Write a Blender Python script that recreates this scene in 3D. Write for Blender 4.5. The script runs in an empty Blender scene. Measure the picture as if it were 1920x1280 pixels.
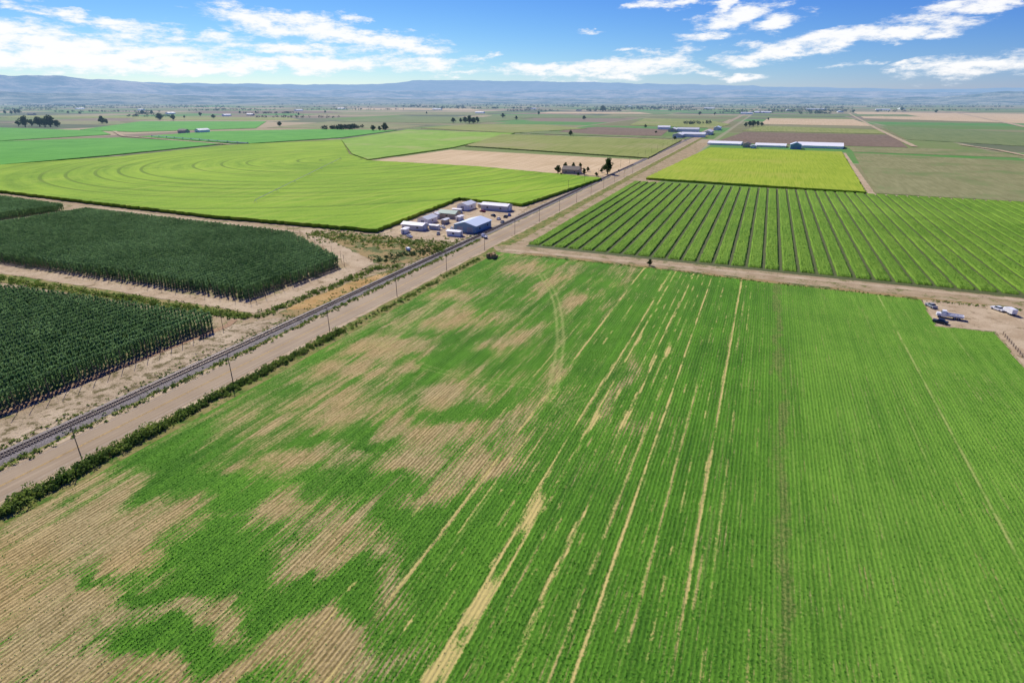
import bpy, math, random
import numpy as np
from mathutils import Vector, Matrix
R=random.Random(7); rng=np.random.default_rng(7)
scene=bpy.context.scene
COL=scene.collection
# ---------------- camera calibration (metres) ----------------
F=1080.; HOR=187.; H=70.
p=math.atan((640-HOR)/F); FP=F/math.cos(p); th=math.atan(490/FP)
RI=np.array([math.cos(th),math.sin(th),0]); FH=np.array([-math.sin(th),math.cos(th),0]); ZZ=np.array([0,0,1.])
FW=FH*math.cos(p)-ZZ*math.sin(p); UP=FH*math.sin(p)+ZZ*math.cos(p)
def ray(px,py): return RI*(px-960)+UP*(640-py)+FW*F
def G(px,py,z=0):
    d=ray(px,py); t=(H-z)/(-d[2]); return (float(d[0]*t),float(d[1]*t))
def azel(px,py):
    d=ray(px,py); return math.atan2(d[0],d[1]), math.atan2(d[2],math.hypot(d[0],d[1]))
def XL(px,py): return G(px,py)[0]
def hm(hpx,py): return hpx/(py-HOR)*H
cam=bpy.data.cameras.new("camera"); co=bpy.data.objects.new("camera",cam); COL.objects.link(co)
cam.sensor_width=36; cam.lens=36*F/1920; cam.clip_start=1; cam.clip_end=200000
co.location=(0,0,H); co.rotation_euler=(math.pi/2-p,0,th); scene.camera=co
scene.view_settings.view_transform='Standard'; scene.view_settings.look='None'; scene.view_settings.exposure=0
# ---------------- node helper ----------------
class M:
    def __init__(s,nt): s.nt=nt; s.n=nt.nodes; s.n.clear()
    def set(s,sock,v):
        if hasattr(v,'is_linked'): s.nt.links.new(v,sock)
        elif isinstance(v,(tuple,list)) and sock.type=='RGBA': sock.default_value=(v[0],v[1],v[2],1)
        else: sock.default_value=v
    def node(s,t,ins={},**pr):
        nd=s.n.new(t)
        for k,v in pr.items(): setattr(nd,k,v)
        for k,v in ins.items(): s.set(nd.inputs[k],v)
        return nd
    def m(s,op,a,b=0.,c=None,clamp=False):
        nd=s.node('ShaderNodeMath',{0:a,1:b},operation=op,use_clamp=clamp)
        if c is not None: s.set(nd.inputs[2],c)
        return nd.outputs[0]
    def mix(s,f,a,b,mode='MIX'):
        nd=s.node('ShaderNodeMix',data_type='RGBA',blend_type=mode); s.set(nd.inputs[0],f); s.set(nd.inputs[6],a); s.set(nd.inputs[7],b); return nd.outputs[2]
    def noise(s,vec,scale,detail=3,rough=.55,dist=0):
        return s.node('ShaderNodeTexNoise',{'Vector':vec,'Scale':scale,'Detail':detail,'Roughness':rough,'Distortion':dist}).outputs['Fac']
    def ss(s,v,a,b,o0=0.,o1=1.):
        return s.node('ShaderNodeMapRange',{0:v,1:a,2:b,3:o0,4:o1},interpolation_type='SMOOTHSTEP').outputs[0]
    def vec(s,x,y,z=0.): return s.node('ShaderNodeCombineXYZ',{0:x,1:y,2:z}).outputs[0]
    def pos(s):
        g=s.node('ShaderNodeNewGeometry'); s.P=g.outputs['Position']
        q=s.node('ShaderNodeSeparateXYZ',{0:s.P}); s.X,s.Y,s.Z=q.outputs; return s.P
    def attr(s,name): return s.node('ShaderNodeAttribute',attribute_name=name).outputs['Fac']
    def bump(s,h,dist,strength=1.): return s.node('ShaderNodeBump',{'Height':h,'Distance':dist,'Strength':strength}).outputs[0]
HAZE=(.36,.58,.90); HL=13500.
def finish(m,color,rough=.85,normal=None,spec=.15,metal=0.,trans=0.):
    b=m.node('ShaderNodeBsdfPrincipled',{'Base Color':color,'Roughness':rough,'Specular IOR Level':spec,'Metallic':metal})
    if normal is not None: m.set(b.inputs['Normal'],normal)
    sh=b.outputs[0]
    if trans>0:
        t=m.node('ShaderNodeBsdfTranslucent',{'Color':color}); x=m.node('ShaderNodeMixShader',{0:trans,1:sh,2:t.outputs[0]}); sh=x.outputs[0]
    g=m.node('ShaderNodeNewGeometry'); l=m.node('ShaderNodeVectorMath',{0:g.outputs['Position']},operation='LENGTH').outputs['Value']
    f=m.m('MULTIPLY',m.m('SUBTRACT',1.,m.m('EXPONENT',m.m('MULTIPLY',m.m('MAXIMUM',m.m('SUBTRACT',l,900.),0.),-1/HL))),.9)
    e=m.node('ShaderNodeEmission',{'Color':HAZE,'Strength':.88})  # aerial haze painted into each material as glow, growing with distance from origin
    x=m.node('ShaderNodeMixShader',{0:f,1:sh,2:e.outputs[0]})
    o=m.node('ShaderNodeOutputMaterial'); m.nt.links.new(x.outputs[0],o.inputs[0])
def newmat(name):
    mt=bpy.data.materials.new(name); mt.use_nodes=True; return mt,M(mt.node_tree)
def simple(name,col,rough=.8,var=.25,scale=1.5,bump=0.,spec=.2,metal=0.,trans=0.,col2=None,big=0.):
    mt,m=newmat(name); m.pos(); n=m.noise(m.P,scale,4); c2=col2 or tuple(c*(1-var) for c in col); c1=col if col2 else tuple(c*(1+var*.6) for c in col)
    c=m.mix(m.ss(n,.3,.7),c1,c2); nb=m.bump(n,bump) if bump else None
    if big: c=m.mix(m.m('MULTIPLY',m.ss(m.noise(m.P,.03,4,.6),.4,.65),big),c,tuple(x*1.3+.03 for x in c1))
    finish(m,c,rough,nb,spec,metal,trans); return mt
def corrug(name,col,axis='Y',rough=.55,spec=.2):
    mt,m=newmat(name); m.pos(); v={'X':m.X,'Y':m.Y,'Z':m.Z}[axis]
    w=m.m('SINE',m.m('MULTIPLY',v,8.)); n=m.noise(m.P,.5,4)
    c=m.mix(m.m('MULTIPLY',n,.3),col,tuple(x*.65 for x in col)); finish(m,c,rough,m.bump(w,.01),spec); return mt
def crop(name,c1,c2,sx=.35,sy=.02,c3=None,s3=.004,th3=(.5,.65),bump=.6,fine=.9,bank=None):
    mt,m=newmat(name); m.pos()
    st=m.noise(m.vec(m.m('MULTIPLY',m.X,sx),m.m('MULTIPLY',m.Y,sy)),1.,4)
    fn=m.noise(m.P,fine,5,.65); lg=m.noise(m.P,s3*3,3)
    t=m.m('ADD',m.m('MULTIPLY',st,.55),m.m('ADD',m.m('MULTIPLY',fn,.35),m.m('MULTIPLY',lg,.25)))
    c=m.mix(m.ss(t,.40,.75),c1,c2)
    if c3: c=m.mix(m.m('MULTIPLY',m.ss(m.m('ADD',m.noise(m.P,s3,5,.6),m.m('MULTIPLY',m.m('SUBTRACT',st,.5),.3)),th3[0],th3[1]),.8),c,c3)
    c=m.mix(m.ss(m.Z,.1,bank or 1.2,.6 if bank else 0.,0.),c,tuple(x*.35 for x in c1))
    finish(m,c,.9,m.bump(m.m('ADD',fn,m.m('MULTIPLY',st,.6)),bump),.1); return mt
# ---------------- mesh helpers ----------------
def fmesh(name,V,Fc,mat=None,smooth=False,attrs=None):
    me=bpy.data.meshes.new(name); V=np.asarray(V,np.float32); Fc=np.asarray(Fc,np.int32); n,k=Fc.shape
    me.vertices.add(len(V)); me.vertices.foreach_set('co',V.ravel())
    me.loops.add(n*k); me.loops.foreach_set('vertex_index',Fc.ravel())
    me.polygons.add(n); me.polygons.foreach_set('loop_start',np.arange(0,n*k,k,dtype=np.int32))
    if attrs:
        for a,v in attrs.items():
            at=me.attributes.new(a,'FLOAT','POINT'); at.data.foreach_set('value',np.asarray(v,np.float32))
    me.update(calc_edges=True)
    if smooth: me.polygons.foreach_set('use_smooth',np.ones(n,bool))
    if mat: me.materials.append(mat)
    return me
def obj(name,me,parent=None,loc=None,rot=0,kind=None,label=None,cat=None,group=None,scale=None):
    o=bpy.data.objects.new(name,me); COL.objects.link(o)
    if parent: o.parent=parent
    if loc is not None: o.location=loc
    if rot: o.rotation_euler=(0,0,rot)
    if scale: o.scale=(scale,)*3 if not isinstance(scale,tuple) else scale
    if kind: o["kind"]=kind
    if label: o["label"]=label
    if cat: o["category"]=cat
    if group: o["group"]=group
    return o
class PB:
    def __init__(s): s.v=[]; s.f=[]
    def box(s,cx,cy,z0,sx,sy,sz,top=(1,1)):
        b=len(s.v)
        for z,kx,ky in((z0,1,1),(z0+sz,top[0],top[1])):
            for a,c in((-1,-1),(1,-1),(1,1),(-1,1)): s.v.append((cx+a*sx/2*kx,cy+c*sy/2*ky,z))
        s.f+= [tuple(b+i for i in q) for q in((3,2,1,0),(4,5,6,7),(0,1,5,4),(1,2,6,5),(2,3,7,6),(3,0,4,7))]
    def cyl(s,a,b,r0,r1=None,n=8):
        r1=r0 if r1 is None else r1; a=Vector(a); b=Vector(b); d=(b-a).normalized()
        u=d.orthogonal().normalized(); w=d.cross(u); k=len(s.v)
        for P,r in((a,r0),(b,r1)):
            for i in range(n):
                t=2*math.pi*i/n; s.v.append(tuple(P+u*math.cos(t)*r+w*math.sin(t)*r))
        for i in range(n):
            j=(i+1)%n; s.f.append((k+i,k+j,k+n+j,k+n+i))
        s.f.append(tuple(k+i for i in reversed(range(n)))); s.f.append(tuple(k+n+i for i in range(n)))
    def poly(s,pts,faces):
        b=len(s.v); s.v+=pts; s.f+=[tuple(b+i for i in q) for q in faces]
    def mesh(s,name,mat,bev=0):
        me=bpy.data.meshes.new(name); me.from_pydata(s.v,[],s.f); me.materials.append(mat); me.update(); return me
def inpoly(x,y,poly):
    x=np.asarray(x); y=np.asarray(y); r=np.zeros(x.shape,bool); n=len(poly)
    for i in range(n):
        x1,y1=poly[i]; x2,y2=poly[(i+1)%n]
        if y1==y2: continue
        c=((y1>y)!=(y2>y))&(x<(x2-x1)*(y-y1)/(y2-y1)+x1); r^=c
    return r
def vnoise(x,y,s=0):
    xi=np.floor(x).astype(np.int64); yi=np.floor(y).astype(np.int64); fx=x-xi; fy=y-yi; fx=fx*fx*(3-2*fx); fy=fy*fy*(3-2*fy)
    def h(a,b):
        k=(a*374761393+b*668265263+s*974711)&0x7fffffff; k=((k^(k>>13))*1274126177)&0x7fffffff; return ((k^(k>>16))&0xffff)/65535.
    return (h(xi,yi)*(1-fx)+h(xi+1,yi)*fx)*(1-fy)+(h(xi,yi+1)*(1-fx)+h(xi+1,yi+1)*fx)*fy
def fbm(x,y,s=0,o=4):
    r=0; a=.5; t=0
    for i in range(o): r=r+a*vnoise(x*2**i,y*2**i,s+i); t+=a; a*=.5
    return r/t
def quads(P,size,el=.6,up=0.):
    n=len(P); a=rng.normal(size=(n,3)); a/=np.linalg.norm(a,axis=1,keepdims=True)
    b=rng.normal(size=(n,3)); b-=(a*b).sum(1,keepdims=True)*a; b/=np.linalg.norm(b,axis=1,keepdims=True)
    s=np.asarray(size).reshape(-1,1)*rng.uniform(.6,1.3,(n,1)); a=a*s; b=b*s*el
    V=np.stack([P-a-b*.5,P+a*.2-b,P+a+b*.5,P-a*.2+b],1).reshape(-1,3)
    return V,np.arange(n*4).reshape(n,4)
def cloudpts(C,Rd,per):
    C=np.repeat(C,per,0); Rd=np.repeat(Rd,per,0); n=len(C)
    d=rng.normal(size=(n,3)); d/=np.linalg.norm(d,axis=1,keepdims=True)
    return C+d*Rd*rng.uniform(.55,1.,(n,1))
def densify(pts,step):
    out=[]
    for i in range(len(pts)):
        a=np.array(pts[i]); b=np.array(pts[(i+1)%len(pts)]); n=max(1,min(160,int(np.linalg.norm(b-a)/step)))
        for k in range(n): out.append(tuple(a+(b-a)*k/n))
    return out
def field(name,pxs,h,mat,label=None,step=3.,jit=.4,z0=0.):
    P=densify([G(*q) for q in pxs],step); n=len(P)
    V=[(x+R.uniform(-jit,jit),y+R.uniform(-jit,jit),h+R.uniform(-.12,.12)*min(1,h*2 if h>.3 else 0)) for x,y in P]
    f=[tuple(range(n))]
    if h>.2:
        V+=[(x,y,-.2) for x,y,_ in V]; f+=[(i,i+n,(i+1)%n+n,(i+1)%n) for i in range(n)]
    me=bpy.data.meshes.new(name); me.from_pydata(V,[],f); me.materials.append(mat); me.update()
    if me.polygons[0].normal.z<0: me.flip_normals()
    return obj(name,me,kind="structure",label=label)
def strip(name,x0,x1,y0,y1,z,mat,wob=0.,step=4.,kind="structure"):
    n=int(max(1,(y1-y0)/step)); ys=y0+(y1-y0)*(np.arange(n+1)/n)**1.6
    a=np.stack([x0+wob*(fbm(ys*.15,ys*0+3,5)-.5)*2,ys,np.full(n+1,z)],1); b=np.stack([x1+wob*(fbm(ys*.15,ys*0+9,8)-.5)*2,ys,np.full(n+1,z)],1)
    V=np.concatenate([a,b]); i=np.arange(n); Fc=np.stack([i,i+n+1,i+n+2,i+1],1)
    return obj(name,fmesh(name,V,Fc,mat),kind=kind)
def path(name,pxs,w,mat,z):
    P=[]
    g=[np.array(G(*q)) for q in pxs]
    for i in range(len(g)-1):
        n=max(1,int(np.linalg.norm(g[i+1]-g[i])/8)); n=min(n,120)
        for k in range(n): P.append(g[i]+(g[i+1]-g[i])*k/n)
    P.append(g[-1]); P=np.array(P); T=np.gradient(P,axis=0); T/=np.linalg.norm(T,axis=1,keepdims=True); N=np.stack([-T[:,1],T[:,0]],1)
    ws=w/2*(1+.25*(rng.random((len(P),1))-.5)); A=P+N*ws; B=P-N*ws; n=len(P)
    V=np.concatenate([np.c_[A,np.full(n,z)],np.c_[B,np.full(n,z)]]); i=np.arange(n-1)
    return obj(name,fmesh(name,V,np.stack([i+n,i+n+1,i+1,i],1),mat),kind="structure")
# ---------------- light ----------------
sd=np.array([-.757,.651,0]); sel=math.radians(42)
sl=bpy.data.lights.new("sun","SUN"); sl.energy=5.0; sl.angle=math.radians(.5); sl.color=(1,.95,.86)
so=bpy.data.objects.new("sun",sl); COL.objects.link(so)
S=Vector((sd[0]*math.cos(sel),sd[1]*math.cos(sel),math.sin(sel))); so.rotation_euler=S.to_track_quat('Z','Y').to_euler(); so.location=S*500
w=bpy.data.worlds.new("World"); scene.world=w; w.use_nodes=True; m=M(w.node_tree)
sky=m.node('ShaderNodeTexSky',sky_type='NISHITA'); sky.sun_disc=False; sky.sun_elevation=sel; sky.sun_rotation=math.atan2(sd[0],sd[1]); sky.altitude=700; sky.air_density=1.0; sky.dust_density=.2; sky.ozone_density=3.
tc=m.node('ShaderNodeTexCoord').outputs['Generated']
q=m.node('ShaderNodeSeparateXYZ',{0:m.node('ShaderNodeVectorMath',{0:tc},operation='NORMALIZE').outputs[0]}).outputs
az=m.m('ARCTAN2',q[0],q[1]); el=m.m('ARCSINE',q[2])
wa=m.m('MULTIPLY',m.m('SUBTRACT',m.noise(m.vec(m.m('MULTIPLY',az,11.),m.m('MULTIPLY',el,34.)),1.,6,.6),.5),.13)
wb=m.m('MULTIPLY',m.m('SUBTRACT',m.noise(m.vec(m.m('MULTIPLY',az,11.),m.m('MULTIPLY',el,34.),5.),1.,6,.6),.5),.05)
az2=m.m('ADD',az,wa); el2=m.m('ADD',el,wb)
blobs=[(90,95,230,38,2,1.),(20,60,130,18,-14,1.),(150,80,120,14,-8,1.),(230,105,200,22,5,1.),(330,125,230,14,2,1.),(600,118,260,13,0,1.),(820,112,80,10,0,.9),(490,45,110,16,-8,1.),(620,62,190,18,-10,1.),(740,80,90,14,-4,1.),(660,33,40,6,0,.7),(340,70,150,12,0,.8),(180,35,150,10,-8,.8),(540,90,120,9,-3,.9),(60,20,90,8,-10,.7),
(1130,132,150,14,2,1.),(1010,132,70,9,0,.9),(1240,112,80,10,10,.9),(1330,70,60,10,0,.8),(1390,25,70,18,10,1.),(1450,45,60,14,12,.9),(1250,2,80,9,0,.8),(1440,100,110,12,6,1.),(1560,75,150,17,9,1.),(1700,58,130,13,8,1.),(1390,145,40,6,0,.9),(1830,125,150,17,6,1.),(1820,8,130,14,10,1.),(1700,130,50,5,0,.7),(1100,60,30,5,0,.45),(1350,10,40,16,-30,.9),(920,108,25,5,0,.8),(860,135,80,5,0,.7),(1300,135,60,5,0,.7),(1200,100,50,4,0,.6),(1600,120,60,4,0,.5),(-300,90,300,40,0,.9),(2200,80,200,20,0,.9),(1000,-150,300,40,0,.7),(300,-200,300,40,0,.8)]
acc=None
for bx,by,rx,ry,rot,st in blobs:
    a0,e0=azel(bx,by); a1,_=azel(bx+rx,by); _,e1=azel(bx,by-ry); rx_,ry_=abs(a1-a0)*1.35,abs(e1-e0)*1.7; c,s_=math.cos(math.radians(rot)),math.sin(math.radians(rot))
    da=m.m('SUBTRACT',az2,a0); de=m.m('SUBTRACT',el2,e0)
    u=m.m('DIVIDE',m.m('ADD',m.m('MULTIPLY',da,c),m.m('MULTIPLY',de,s_)),rx_); v=m.m('DIVIDE',m.m('SUBTRACT',m.m('MULTIPLY',de,c),m.m('MULTIPLY',da,s_)),ry_)
    r=m.m('SQRT',m.m('ADD',m.m('MULTIPLY',u,u),m.m('MULTIPLY',v,v)))
    k=m.m('MULTIPLY',m.m('MAXIMUM',m.m('SUBTRACT',1.,r),0.),st); acc=k if acc is None else m.m('MAXIMUM',acc,k)
fb=m.noise(m.vec(m.m('MULTIPLY',az,24.),m.m('MULTIPLY',el,75.),2.),1.,10,.68)
fl=m.noise(m.vec(m.m('MULTIPLY',az,7.),m.m('MULTIPLY',el,30.),9.),1.,6,.6)
dens=m.m('ADD',m.m('ADD',acc,m.m('MULTIPLY',m.m('SUBTRACT',fb,.5),2.4)),m.m('MULTIPLY',m.m('SUBTRACT',fl,.5),.6))
cf=m.m('MULTIPLY',m.ss(dens,.0,.82),m.ss(acc,0.,.16))
sc_=m.node('ShaderNodeSeparateColor',{0:m.mix(1.,sky.outputs[0],(.1,.1,.1),'MULTIPLY')}).outputs
hs=m.node('ShaderNodeCombineColor',{0:m.m('MULTIPLY',m.m('POWER',sc_[0],1.9),7.5),1:m.m('MULTIPLY',m.m('POWER',sc_[1],1.7),8.3),2:m.m('MULTIPLY',m.m('POWER',sc_[2],.85),10.)}).outputs[0]
shade=m.mix(m.ss(m.m('ADD',fb,m.m('MULTIPLY',acc,.25)),.35,.7),(6.4,7.8,9.4),(10.2,10.2,10.2))
bg=m.node('ShaderNodeBackground',{'Color':m.mix(m.m('MULTIPLY',cf,.96),hs,shade),'Strength':.1})
o=m.node('ShaderNodeOutputWorld'); m.nt.links.new(bg.outputs[0],o.inputs[0])
# ---------------- materials ----------------
mt_ground,m=newmat("ground"); m.pos()
yw=m.m('ADD',m.Y,m.m('MULTIPLY',m.m('FLOOR',m.m('DIVIDE',m.X,800.)),137.))
cx=m.m('FLOOR',m.m('DIVIDE',m.m('ADD',m.X,90.),400.)); cy=m.m('FLOOR',m.m('DIVIDE',yw,270.))
wn=m.node('ShaderNodeTexWhiteNoise',{'Vector':m.vec(cx,cy)},noise_dimensions='2D').outputs['Value']
rp=m.node('ShaderNodeValToRGB',{0:wn}); rp.color_ramp.interpolation='CONSTANT'
cs=[(.20,.20,.08),(.13,.24,.05),(.38,.31,.17),(.13,.16,.08),(.09,.27,.05),(.25,.24,.11),(.46,.36,.21),(.09,.13,.07),(.25,.19,.13),(.18,.25,.07)]
el_=rp.color_ramp.elements
el_[0].position=0; el_[0].color=(*cs[0],1); el_[1].position=.1; el_[1].color=(*cs[1],1)
for i,c in enumerate(cs[2:]): e=el_.new(.2+i*.1); e.color=(*c,1)
st=m.noise(m.vec(m.m('MULTIPLY',m.X,.05),m.m('MULTIPLY',m.Y,.006)),1.,4); n2=m.noise(m.P,.02,5,.6)
c=m.mix(m.m('MULTIPLY',m.ss(m.m('ADD',st,n2),.7,1.3),.3),rp.outputs[0],(.26,.24,.12))
fx=m.m('ABSOLUTE',m.m('SUBTRACT',m.m('FRACT',m.m('DIVIDE',m.m('ADD',m.X,90.),400.)),.5)); fy=m.m('ABSOLUTE',m.m('SUBTRACT',m.m('FRACT',m.m('DIVIDE',yw,270.)),.5))
ed=m.m('MAXIMUM',m.ss(fx,.485,.492),m.ss(fy,.478,.488)); c=m.mix(m.m('MULTIPLY',ed,.6),c,(.40,.34,.22))
finish(m,c,.95,m.bump(n2,.5),.1)
def dirtmat(name,c1,c2,c3,weed=.55,ws=.15,fs=1.2):
    mt,m=newmat(name); m.pos(); a=m.noise(m.P,.12,5,.6); b=m.noise(m.P,fs,5,.65); c=m.mix(m.ss(m.m('ADD',m.m('MULTIPLY',a,.6),m.m('MULTIPLY',b,.4)),.35,.65),c1,c2)
    c=m.mix(m.ss(m.m('ADD',m.noise(m.P,ws,6,.65),m.m('MULTIPLY',m.m('SUBTRACT',b,.5),.4)),weed,weed+.1),c,c3); finish(m,c,.95,m.bump(b,.25),.1); return mt
mt_dirt=dirtmat("dirt",(.36,.26,.14),(.48,.37,.22),(.20,.20,.07),.52)
mt_pale=dirtmat("pale dirt",(.42,.31,.18),(.58,.46,.29),(.24,.18,.09),.57,.25)
mt_bank=dirtmat("stony bank",(.34,.26,.15),(.60,.48,.31),(.17,.14,.06),.50,.35,2.)
mt_weed=dirtmat("weedy verge",(.15,.18,.03),(.38,.29,.12),(.08,.16,.02),.50,.3)
mt_dry=dirtmat("dry grass",(.31,.22,.09),(.46,.33,.14),(.12,.15,.045),.46,.12)
mt_orange=dirtmat("orange bank",(.42,.25,.08),(.56,.37,.15),(.22,.20,.06),.54,.15)
mt_soil=dirtmat("dark soil",(.20,.16,.08),(.28,.23,.12),(.11,.16,.04),.5)
mt_ballast=simple("ballast",(.25,.22,.19),var=.45,scale=3,bump=.1)
mt_road,m=newmat("asphalt"); m.pos(); a=m.noise(m.P,.06,4); b=m.noise(m.P,4.,4); lx=m.noise(m.vec(m.m('MULTIPLY',m.X,1.3),m.m('MULTIPLY',m.Y,.01)),1.,4)
c=m.mix(m.ss(m.m('ADD',m.m('MULTIPLY',lx,.6),m.m('MULTIPLY',a,.4)),.35,.65),(.33,.245,.145),(.45,.345,.21)); c=m.mix(m.m('MULTIPLY',b,.2),c,(.18,.15,.11)); finish(m,c,.85,m.bump(b,.01),.2)
mt_yel=simple("yellow paint",(.60,.38,.08),var=.4,scale=1.2); mt_whi=simple("white line paint",(.52,.45,.34),var=.3,scale=2)
mt_leafd=simple("hop leaves",(.20,.33,.125),.8,.5,.25,trans=.5,col2=(.105,.20,.072),big=.35)
mt_leaf=simple("tree leaves",(.07,.13,.03),.7,.5,.6,trans=.3,col2=(.03,.065,.018))
mt_leaffar=simple("distant tree leaves",(.045,.085,.025),.8,.5,.1,col2=(.02,.045,.015))
mt_hedge=simple("hedge leaves",(.25,.33,.06),.8,.4,.22,trans=.4,col2=(.10,.18,.03))
mt_tuft=simple("crop leaves",(.17,.41,.035),.8,.4,.30,trans=.4,col2=(.080,.27,.020),big=.35)
mt_tuft2=simple("corn leaves",(.20,.37,.045),.8,.4,.30,trans=.4,col2=(.095,.24,.025))
mt_bark=simple("bark",(.14,.10,.07)); mt_wood=simple("weathered wood",(.22,.16,.11)); mt_rail=simple("rail steel",(.30,.24,.20),.4,.3,spec=.5,metal=.6)
mt_sleeper=simple("sleepers",(.09,.07,.055))
mt_glass=simple("window glass",(.03,.04,.05),.15,.1,spec=.6); mt_rub=simple("tyre rubber",(.02,.02,.02)); mt_white=simple("white paint",(.8,.8,.79),.4,.08,spec=.4)
mt_grey=simple("grey metal",(.35,.36,.37),.5,.2); mt_red=simple("red paint",(.35,.04,.03),.4,.1,spec=.4); mt_dark=simple("dark paint",(.03,.035,.045),.35,.1,spec=.5); mt_hay=simple("hay",(.34,.22,.10),var=.4,scale=4); mt_blue=simple("blue paint",(.05,.12,.4),.4,.1,spec=.4)
# ---------------- ground ----------------
gx=np.concatenate([-np.geomspace(60000,200,14),[0],np.geomspace(200,60000,14)]); V=np.array([(x,y,0) for y in gx for x in gx]); n=len(gx)
Fc=[(j*n+i,j*n+i+1,(j+1)*n+i+1,(j+1)*n+i) for j in range(n-1) for i in range(n-1)]
obj("ground",fmesh("ground",V,Fc,mt_ground),kind="structure")
field("farm_dirt",[(-500,480),(0,345),(700,380),(1180,325),(1290,268),(1330,268),(1230,345),(1990,400),(2600,760),(2300,1300),(-200,1500),(-900,1000)],.03,mt_dirt,jit=0,step=40)
# ---------------- road ----------------
rl,rr=XL(0,886),XL(0,940); rc=(rl+rr)/2
strip("road",rl,rr,-40,9000,.10,mt_road,step=20)
strip("road_shoulder",rl-1.6,rr+1.8,-40,9000,.062,mt_pale,wob=.9)
for dx in(-.14,.14): strip("centre_line_marking",rc+dx-.06,rc+dx+.06,-40,1500,.115,mt_yel,step=20)
for x in(rl+.9,rr-.9): strip("edge_line_marking",x-.06,x+.06,-40,1500,.115,mt_whi,step=20)
strip("verge",XL(0,872),rl-1.,-40,3000,.050,mt_weed,wob=1.)
strip("verge",rr+1.3,XL(0,992),-40,1500,.054,mt_weed,wob=1.)
strip("verge",XL(0,838),XL(0,872),-40,2500,.070,mt_bank,wob=1.5)
xc=XL(0,860); y0,y1=-40,1400
prof=[(-3.2,.05),(-1.9,.45),(1.9,.45),(3.2,.05)]
ys=np.linspace(y0,y1,200); V=np.array([(xc+a,y,z) for y in ys for a,z in prof]); Fc=[(j*4+i,j*4+i+1,j*4+i+5,j*4+i+4) for j in range(199) for i in range(3)]
obj("ballast_bed",fmesh("ballast_bed",V,Fc,mt_ballast),kind="structure")
rt=obj("railway_track",None,loc=(xc,0,.45),label="straight steel railway track on dark wooden sleepers beside road",cat="railway")
for dx in(-.75,.75):
    b=PB(); b.box(dx,(y0+y1)/2,.14,.09,y1-y0,.16); obj("rail",b.mesh("rail",mt_rail),parent=rt)
ysl=np.arange(0,700,.62); b=PB()
for y in ysl: b.box(0,y,-.02,2.6,.26,.155)
obj("sleepers",b.mesh("sleepers",mt_sleeper),parent=rt,kind="stuff")
# ---------------- foreground field ----------------
xe=XL(0,990); ROW=.76
top=[(xe,G(945,474)[1]),G(1215,502),G(1440,530),G(1728,562),G(1757,612),G(1866,623),G(1925,695),G(2250,1150),G(2300,1500)]
polyF=top+[(top[-1][0],-20),(xe,-20)]
st_=.7; xs=np.arange(xe,130,st_); ys=np.arange(-5,top[0][1]+30,st_); GX,GY=np.meshgrid(xs,ys); nx,ny=len(xs),len(ys)
x=GX.ravel(); y=GY.ravel(); ins=inpoly(x,y,polyF)
wxn=(fbm(x*.12,y*.05,31,5)-.5)*12; wyn=(fbm(x*.12,y*.05,77,5)-.5)*26
def blob(px,py,rx,ry,s=1.,tilt=0):
    c=np.array(G(px,py)); ct,s2=math.cos(math.radians(tilt)),math.sin(math.radians(tilt))
    a=np.array(G(px+rx*ct,py-rx*s2))-c; b=np.array(G(px+ry*s2,py+ry*ct))-c; A=np.array([[a[0],b[0]],[a[1],b[1]]]); I=np.linalg.inv(A)
    dx=x-c[0]+wxn*.7; dy=y-c[1]+wyn*.7
    u=I[0,0]*dx+I[0,1]*dy; v=I[1,0]*dx+I[1,1]*dy; return s*np.exp(-(u*u+v*v)*.7)
tans=[(980,508,32,14),(1035,525,55,10,1,28),(1080,560,30,12),(850,555,35,10,.7),(870,598,85,24),(955,640,60,14,1,25),(735,655,95,18),(690,695,120,16),(835,735,65,24),(1040,712,18,18),(985,775,70,18,1,25),(650,765,120,45),(800,805,170,34),(550,800,100,38),(750,880,200,34),(560,860,90,30),(820,930,100,28),(440,890,90,30),(490,970,70,45),(130,900,150,50),(90,980,260,70,1.2),(220,1050,90,55,1.1),(40,1120,150,70,1.2),(610,1000,110,50),(560,1055,110,24),(350,1160,110,24),(560,1235,170,50,1.1),(250,1262,340,30,1.1),(920,870,60,30),(1150,740,60,12,.7,40),(60,1190,130,40,1.2),(1190,690,14,30,.7),(700,600,80,14,.5),(900,700,60,16,.6),(1200,800,50,20,.5),(740,1120,60,60,.5),(150,1170,80,30,1.),(200,950,90,40,1.1)]
greens=[(430,920,75,28),(375,1055,90,58,1.2),(590,1120,110,36,1.1),(770,1000,100,55,1.1),(705,905,70,24),(330,890,60,50,1.1),(580,822,42,22),(135,1108,70,20),(240,1200,100,28),(620,1150,70,30),(850,685,60,16),(870,780,70,16),(410,980,30,16),(400,1215,80,20),(660,840,40,14),(900,950,80,40),(280,1110,60,20)]
tb=np.zeros_like(x); gb=np.zeros_like(x)
for t in tans: tb=np.maximum(tb,blob(*t))
for t in greens: gb=np.maximum(gb,blob(*t))
lf=fbm(x*.06,y*.03,11,5); mf=fbm(x*.6,y*.07,41,5); sf=fbm(x*1.1,y*.010,51,3)
left=np.clip((G(1450-.62*500,HOR+500)[0]-x)/12,0,1)
bare=tb*.88-gb*.80+left*.14+(lf-.5)*.8*(.3+.7*left)+(mf-.5)*1.3*(.30+.70*left)+(sf-.5)*.6*left-.10
def XK(k): return G(1450+k*500,HOR+500)[0]
stripe=np.zeros_like(x); pale=np.zeros_like(x)
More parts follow.
